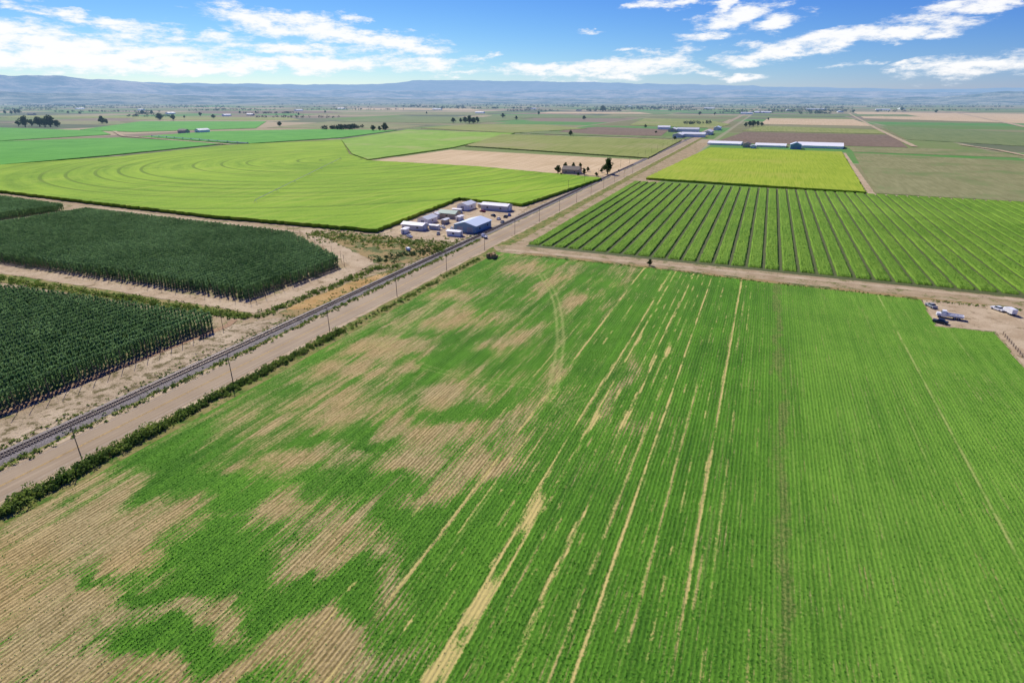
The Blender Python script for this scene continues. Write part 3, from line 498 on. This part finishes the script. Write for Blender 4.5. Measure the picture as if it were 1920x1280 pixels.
for a in[(0,200,196,130,2),(40,160,199,90,1.5),(200,520,194,120,1.5),(0,110,206,30,1),(520,800,196,90,1.5),(740,870,201,60,1),(770,790,199,25,1),(860,1090,199,80,1.5),(1090,1240,205,70,1.5),(1170,1300,203,60,1.5),(1100,1165,208,40,1),(1230,1600,197,170,2),(1440,1600,208,120,2.5),(1350,1450,211,40,2),(1600,1920,196,110,1.5),(1500,1560,213,25,1),(350,520,207,30,1),(620,680,241,22,1),(600,660,243,14,1),(255,290,214,14,.5),(400,480,206,20,1),(950,1060,208,30,1),(1640,1700,209,16,1),(700,1400,192,200,1.2),(0,700,192,200,1.2),(1400,1950,192,160,1.2),(100,300,210,36,.4),(480,640,221,16,.4),(560,760,206,40,.4),(820,1000,204,50,.4),(1250,1420,207,60,1),(1280,1330,233,10,.5),(1620,1900,201,70,.5),(300,700,202,60,.5),(0,300,203,50,.5),(1000,1400,201,60,.5),(1420,1600,203,60,1),(240,330,219,14,.4),(1700,1900,207,24,.4),(150,420,199,70,.4),(800,1100,196,70,.6),(450,560,213,20,.4)]: belt(*a)
C=np.array(C); r=C[:,2:3]; P=cloudpts(np.c_[C[:,:2],r*.55],np.hstack([r*.75,r*.75,r*.55]),26); V,Fq=quads(P,np.repeat(C[:,2]*.22,26)); obj("tree_belt",fmesh("tree_belt",V,Fq,mt_leaffar),kind="stuff",label="distant dark belts of trees across the plain",cat="trees")
# ---------------- buildings ----------------
rf={'white':corrug("white metal roof",(.95,.93,.88)),'blue':corrug("pale blue metal roof",(.68,.77,.86)),'green':corrug("green metal roof",(.22,.36,.27)),'grey':corrug("grey metal roof",(.70,.71,.70)),'brown':corrug("brown shingle roof",(.17,.13,.10))}
wl={'white':corrug("white siding",(.97,.92,.83)),'grey':corrug("grey siding",(.64,.62,.58)),'tan':corrug("tan siding",(.52,.43,.31)),'green':corrug("green siding",(.18,.28,.22)),'blue':corrug("blue siding",(.24,.36,.44))}
def building(px,py,w_,l,h,rh,wm,rm,name,label,rot=0,cat="building",doors=1,win=True,grp=None):
    g=G(px,py); e=obj(name,None,loc=(g[0],g[1],.1),rot=rot,label=label,cat=cat,group=grp)
    b=PB(); X_,Y_=w_/2,l/2
    b.poly([(-X_,-Y_,0),(X_,-Y_,0),(X_,Y_,0),(-X_,Y_,0),(-X_,-Y_,h),(X_,-Y_,h),(X_,Y_,h),(-X_,Y_,h),(0,-Y_,h+rh),(0,Y_,h+rh)],[(0,1,5,8,4),(1,2,6,5),(2,3,7,9,6),(3,0,4,7)]); obj("wall",b.mesh("wall",wl[wm]),parent=e)
    b=PB(); o=.5; k=rh/X_; t=.18
    for sg in(-1,1):
        xo=sg*(X_+o); zo=h-o*k+.05; zr=h+rh+.05
        pts=[(xo,-Y_-o,zo),(0,-Y_-o,zr),(0,Y_+o,zr),(xo,Y_+o,zo),(xo,-Y_-o,zo+t),(0,-Y_-o,zr+t),(0,Y_+o,zr+t),(xo,Y_+o,zo+t)]
        fs=[(0,3,2,1),(4,5,6,7),(0,1,5,4),(2,3,7,6),(3,0,4,7)]
        if sg>0: fs=[tuple(reversed(f)) for f in fs]
        b.poly(pts,fs)
    obj("roof",b.mesh("roof",rf[rm]),parent=e)
    for i in range(doors):
        dw=min(3.6,w_*.3); b=PB(); xx=(i-(doors-1)/2)*w_/doors*.9; b.box(xx,-Y_-.04,0,dw,.08,min(3.6,h*.8)); obj("door",b.mesh("door",mt_grey if wm!='grey' else mt_white),parent=e)
    nw=max(1,int(l/7)) if win else 0
    for i in range(nw):
        yy=(i-(nw-1)/2)*l/nw
        for sg in(-1,1): b=PB(); b.box(sg*(X_+.03),yy,h*.42,.06,1.3,.9); obj("window",b.mesh("window",mt_glass),parent=e)
    return e
px2=lambda n,py:n*H/(.922*(py-HOR))
H90=math.pi/2; gy="sheds in the roadside farm yard"
building(875,392,8,13,3.6,1.3,'white','grey',"metal_shed","small white shed with grey gable roof in yard",rot=0,grp=gy)
building(931,394,8,20,3.6,1.1,'grey','white',"metal_shed","long low pale metal shed in farm yard",rot=H90-.05,grp=gy)
building(843,408,8,12,3.2,1.4,'tan','green',"metal_shed","shed with dark green metal roof in yard",grp=gy,rot=H90)
building(802,418,7,12,3.2,1.3,'white','grey',"metal_shed","white shed with grey roof in farm yard",grp=gy,rot=0)
building(778,430,6,14,3.,1.,'grey','white',"metal_shed","low grey storage shed with pale roof",grp=gy,rot=H90)
building(887,430,14,20,4.0,1.9,'blue','blue',"warehouse","large warehouse with pale blue metal roof",doors=2,grp=gy,rot=-.02)
building(853,442,4,8,2.6,.5,'white','white',"storage_container","small white storage unit beside warehouse",grp=gy,rot=H90)
building(820,408,5,8,2.8,.9,'white','white',"metal_shed","small white outbuilding in farm yard",grp=gy)
for a,b_,ro,wm in[(858,399,H90,'grey'),(835,419,0,'tan'),(795,429,.3,'white'),(815,430,H90,'grey'),(862,413,0,'white'),(905,389,H90,'tan'),(760,437,.2,'white')]: building(a,b_,2.6,6,2.4,.3,wm,'white' if wm!='tan' else 'grey',"storage_container","small %s storage container in the cluttered farm yard"%wm,rot=ro,grp="storage containers in the farm yard",win=False)
gf="long storage buildings on the farm"
building(1537,276,56,px2(78,279),3.4,3.6,'white','white',"storage_barn","very long white metal storage barn on farm",rot=H90-.06,grp=gf,win=False)
building(1491,279,15,20,6.5,3,'blue','blue',"storage_barn","tall blue sided barn beside long white building",rot=0,grp=gf,win=False)
building(1445,275,34,px2(54,277),2.6,2.4,'white','white',"storage_barn","long white metal storage barn on farm",rot=H90-.06,grp=gf,win=False)
building(1360,271,38,px2(60,273),2.6,2.6,'white','white',"storage_barn","long white metal storage barn beside road",rot=H90-.06,grp=gf,win=False)
building(1400,276,12,22,5,2.4,'tan','brown',"farm_shed","brown farm shed between white storage barns",grp=gf,win=False)
building(1412,278,9,12,3.5,1.4,'grey','grey',"farm_shed","small grey farm shed between white storage barns",grp=gf,win=False)
building(1072,325,11,18,4,3.,'tan','brown',"farmhouse","farmhouse with dark pitched roof among trees",rot=H90,cat="house")
for i,(a,b_,w_,l,wm,rm) in enumerate([(1272,258,18,40,'grey','white'),(1300,257,18,46,'white','white'),(1328,252,16,60,'grey','grey'),(1290,247,20,50,'white','grey'),(1262,247,18,36,'tan','white'),(1245,243,16,30,'white','white'),(1345,244,16,40,'grey','blue'),(1430,212,40,90,'white','white'),(1478,208,30,120,'white','white'),(1530,206,40,140,'white','grey'),(1575,211,30,90,'grey','white'),(1400,214,30,60,'white','grey'),(1690,205,30,160,'white','white'),(1655,207,30,90,'white','white'),(425,218,16,40,'white','white'),(470,217,16,36,'tan','grey'),(380,249,14,30,'white','grey'),(345,250,12,24,'tan','brown'),(1000,205,30,70,'white','grey'),(640,205,25,60,'white','white'),(150,205,25,60,'white','white'),(265,207,25,50,'white','grey'),(1085,208,26,50,'tan','brown'),(820,206,30,70,'white','white'),(1180,200,40,100,'white','white'),(1330,204,30,80,'white','white'),(560,208,24,60,'white','white'),(60,216,18,40,'tan','brown'),(320,214,20,44,'white','grey'),(900,213,20,50,'white','white')]):
    building(a,b_,w_,l,6,3,wm,rm,"farm_building","distant %s farm building with %s roof"%(wm,rm),rot=H90 if i%2 else 0,grp="distant farm buildings",win=False)
# ---------------- poles ----------------
def utilpole(x_,y_,h,first=[None]):
    e=obj("utility_pole",None,loc=(x_,y_,0),label="wooden utility pole with crossarm along the road",cat="utility pole",group="utility poles along the road")
    if first[0] is None:
        a=PB(); a.cyl((0,0,0),(0,0,8.6),.12,.08,8); b=PB(); b.box(0,0,7.9,1.7,.08,.1); c=PB()
        for dx in(-.75,-.3,.3,.75): c.cyl((dx,0,8.0),(dx,0,8.18),.05,.04,6)
        first[0]=(a.mesh("post",mt_wood),b.mesh("crossarm",mt_wood),c.mesh("insulators",mt_grey))
    for n_,me in zip(("post","crossarm","insulators"),first[0]): obj(n_,me,parent=e)
g1=G(148,862); g3=G(757,565); xp=XL(148,868)
for i in range(15):
    yy=g1[1]+i*(g3[1]-g1[1])/2.9; utilpole(xp,yy,10)
xp2=XL(0,845)
for i in range(14): utilpole(xp2-3,470+i*48,10)
# ---------------- vehicles ----------------
def wheels(e,pos_,r=.45):
    b=PB(); b.cyl((-.14,0,0),(.14,0,0),r,n=14); t=b.mesh("tyre",mt_rub); b=PB(); b.cyl((-.155,0,0),(.155,0,0),r*.55,n=10); rm=b.mesh("rim",mt_grey)
    for x_,y_ in pos_: w0=obj("wheel",None,parent=e,loc=(x_,y_,r)); obj("tyre",t,parent=w0); obj("rim",rm,parent=w0)
def truck(px,py,rot,label,box=True,col=mt_white,s=1.):
    g=G(px,py); e=obj("truck",None,loc=(g[0],g[1],.1),rot=rot,label=label,cat="truck",scale=s)
    b=PB(); b.box(0,-.1,.55,.9,7.2,.25); obj("chassis",b.mesh("chassis",mt_dark),parent=e)
    b=PB(); b.box(0,3.35,.6,2.1,1.3,.95,(.92,.9)); b.box(0,1.9,.6,2.2,1.7,1.1); b.box(0,1.9,1.7,2.2,1.7,.85,(.85,.7)); obj("cab",b.mesh("cab",col),parent=e)
    b=PB(); b.poly([(-.92,2.8,1.74),(.92,2.8,1.74),(.84,2.52,2.45),(-.84,2.52,2.45)],[(0,1,2,3)]); obj("windshield",b.mesh("windshield",mt_glass),parent=e)
    b=PB(); b.box(0,-1.4,.95,2.4,4.8,.18)
    if box: b.box(0,-1.4,1.13,2.3,4.6,1.9)
    else:
        for sx in(-1.15,1.15): b.box(sx,-1.4,1.13,.06,4.8,.45)
        b.box(0,-3.77,1.13,2.3,.06,.45); b.box(0,.9,1.13,2.3,.08,1.)
    obj("cargo_box" if box else "flatbed",b.mesh("bed",mt_white),parent=e); wheels(e,[(-1,3.1),(1,3.1),(-1,-2.4),(1,-2.4),(-1,-1.3),(1,-1.3)])
def car(px,py,rot,col,label,cat="car"):
    g=G(px,py); e=obj("parked_car",None,loc=(g[0],g[1],.12),rot=rot,label=label,cat=cat)
    b=PB(); b.box(0,0,.35,1.8,4.5,.5,(.97,.97)); b.box(0,0,.85,1.74,4.3,.12,(.93,.95)); obj("body",b.mesh("body",col),parent=e)
    b=PB(); b.box(0,-.2,.97,1.6,2.4,.5,(.82,.65)); obj("windows",b.mesh("windows",mt_glass),parent=e); b=PB(); b.box(0,-.2,1.472,1.3,1.5,.05); obj("roof",b.mesh("roof",col),parent=e)
    wheels(e,[(-.85,1.4),(.85,1.4),(-.85,-1.4),(.85,-1.4)],.34)
truck(1780,597,H90-.15,"white flatbed truck parked on pale gravel yard",box=False)
truck(1890,588,.3,"white box truck parked on gravel yard",s=.75); truck(908,446,.8,"white truck parked beside warehouse",s=.8,box=False)
car(1762,606,1.2,mt_dark,"dark car parked beside a flatbed truck"); car(1745,576,.4,mt_grey,"grey car parked on gravel yard"); car(1870,582,.6,mt_white,"white car parked near box truck")
for a,b_,c_,d_ in[(935,412,mt_white,.2),(948,408,mt_dark,.1),(905,398,mt_red,1.2),(830,428,mt_white,1.),(822,440,mt_grey,.5),(955,405,mt_blue,.3),(768,445,mt_white,1.),(942,418,mt_grey,.2),(925,406,mt_dark,.9),(848,430,mt_white,.3)]: car(a,b_,d_,c_,"car parked on the gravel farm yard")
truck(765,470,.9,"small white truck parked on dry ground",s=.55)
bb=PB(); bb.box(0,0,0,1.2,2.4,1.1,(.97,.98)); hb=bb.mesh("hay_bale",mt_hay)
g=G(916,484)
for i in range(3):
    for j in range(2):
        for k in range(2-(i+j)%2): obj("hay_bale",hb,loc=(g[0]+i*1.35,g[1]+j*2.5,.1+k*1.12),rot=R.uniform(-.12,.12),label="brown rectangular hay bale stacked beside the road",cat="hay bale",group="hay bales stacked by the road")
g=G(1880,628); g_=G(1925,680); fe=obj("wooden_fence",None,loc=(g[0],g[1],.05),label="row of rough wooden fence posts by field edge",cat="fence")
dv=Vector((g_[0]-g[0],g_[1]-g[1],0)); b=PB(); b.cyl((0,0,0),(0,0,1.2),.1,.09,6); pm=b.mesh("post",mt_wood)
for i in range(12): obj("post",pm,parent=fe,loc=tuple(dv*i/11))
b=PB()
for zz_ in(.5,.9): b.cyl((0,0,zz_),(dv.x,dv.y,zz_),.03,n=5)
obj("rail",b.mesh("rail",mt_wood),parent=fe)
# ---------------- hills ----------------
def hillmat(name,c1,c2,sc):
    mt,m=newmat(name); m.pos(); a=m.noise(m.P,sc,7,.65); b=m.noise(m.vec(m.X,m.Y,m.m('MULTIPLY',m.Z,6.)),sc*3,5,.6); c=m.mix(m.ss(m.m('ADD',m.m('MULTIPLY',a,.6),m.m('MULTIPLY',b,.4)),.40,.60),c1,c2); finish(m,c,.95,m.bump(a,200.),.05); return mt
def ridge(name,prof,D0,D1,seed,mat,rough):
    a=[];t=[]
    for q in prof: A,E_=azel(*q); a.append(A); t.append(math.tan(E_))
    na_=700; azs=np.linspace(math.atan2(FH[0],FH[1])-1.05,math.atan2(FH[0],FH[1])+1.05,na_); cr=np.interp(azs,a,t)
    nr=26; V=[]
    for k in range(nr+1):
        f=k/nr; D=D0+(D1-D0)*f
        X_=np.sin(azs)*D; Y_=np.cos(azs)*D
        pr=np.minimum(1,f/.9)**1.1 if f<=.9 else 1-(f-.9)*3
        n_=1-np.abs(2*fbm(X_/1800+seed,Y_/1800,seed,5)-1); z_=cr*D1*.9*pr*(1-rough*(1-n_)*(1 if f<.88 else .25))+ (fbm(azs*60,azs*0+seed,seed+2,4)-.5)*D1*.0022*pr
        V.append(np.c_[X_,Y_,z_-6 if k else z_*0-30])
    V=np.concatenate(V); i,j=np.meshgrid(np.arange(na_-1),np.arange(nr)); q=(j*na_+i).ravel(); Fc=np.stack([q,q+1,q+na_+1,q+na_],1)
    obj(name,fmesh(name,V,Fc,mat,True),kind="structure")
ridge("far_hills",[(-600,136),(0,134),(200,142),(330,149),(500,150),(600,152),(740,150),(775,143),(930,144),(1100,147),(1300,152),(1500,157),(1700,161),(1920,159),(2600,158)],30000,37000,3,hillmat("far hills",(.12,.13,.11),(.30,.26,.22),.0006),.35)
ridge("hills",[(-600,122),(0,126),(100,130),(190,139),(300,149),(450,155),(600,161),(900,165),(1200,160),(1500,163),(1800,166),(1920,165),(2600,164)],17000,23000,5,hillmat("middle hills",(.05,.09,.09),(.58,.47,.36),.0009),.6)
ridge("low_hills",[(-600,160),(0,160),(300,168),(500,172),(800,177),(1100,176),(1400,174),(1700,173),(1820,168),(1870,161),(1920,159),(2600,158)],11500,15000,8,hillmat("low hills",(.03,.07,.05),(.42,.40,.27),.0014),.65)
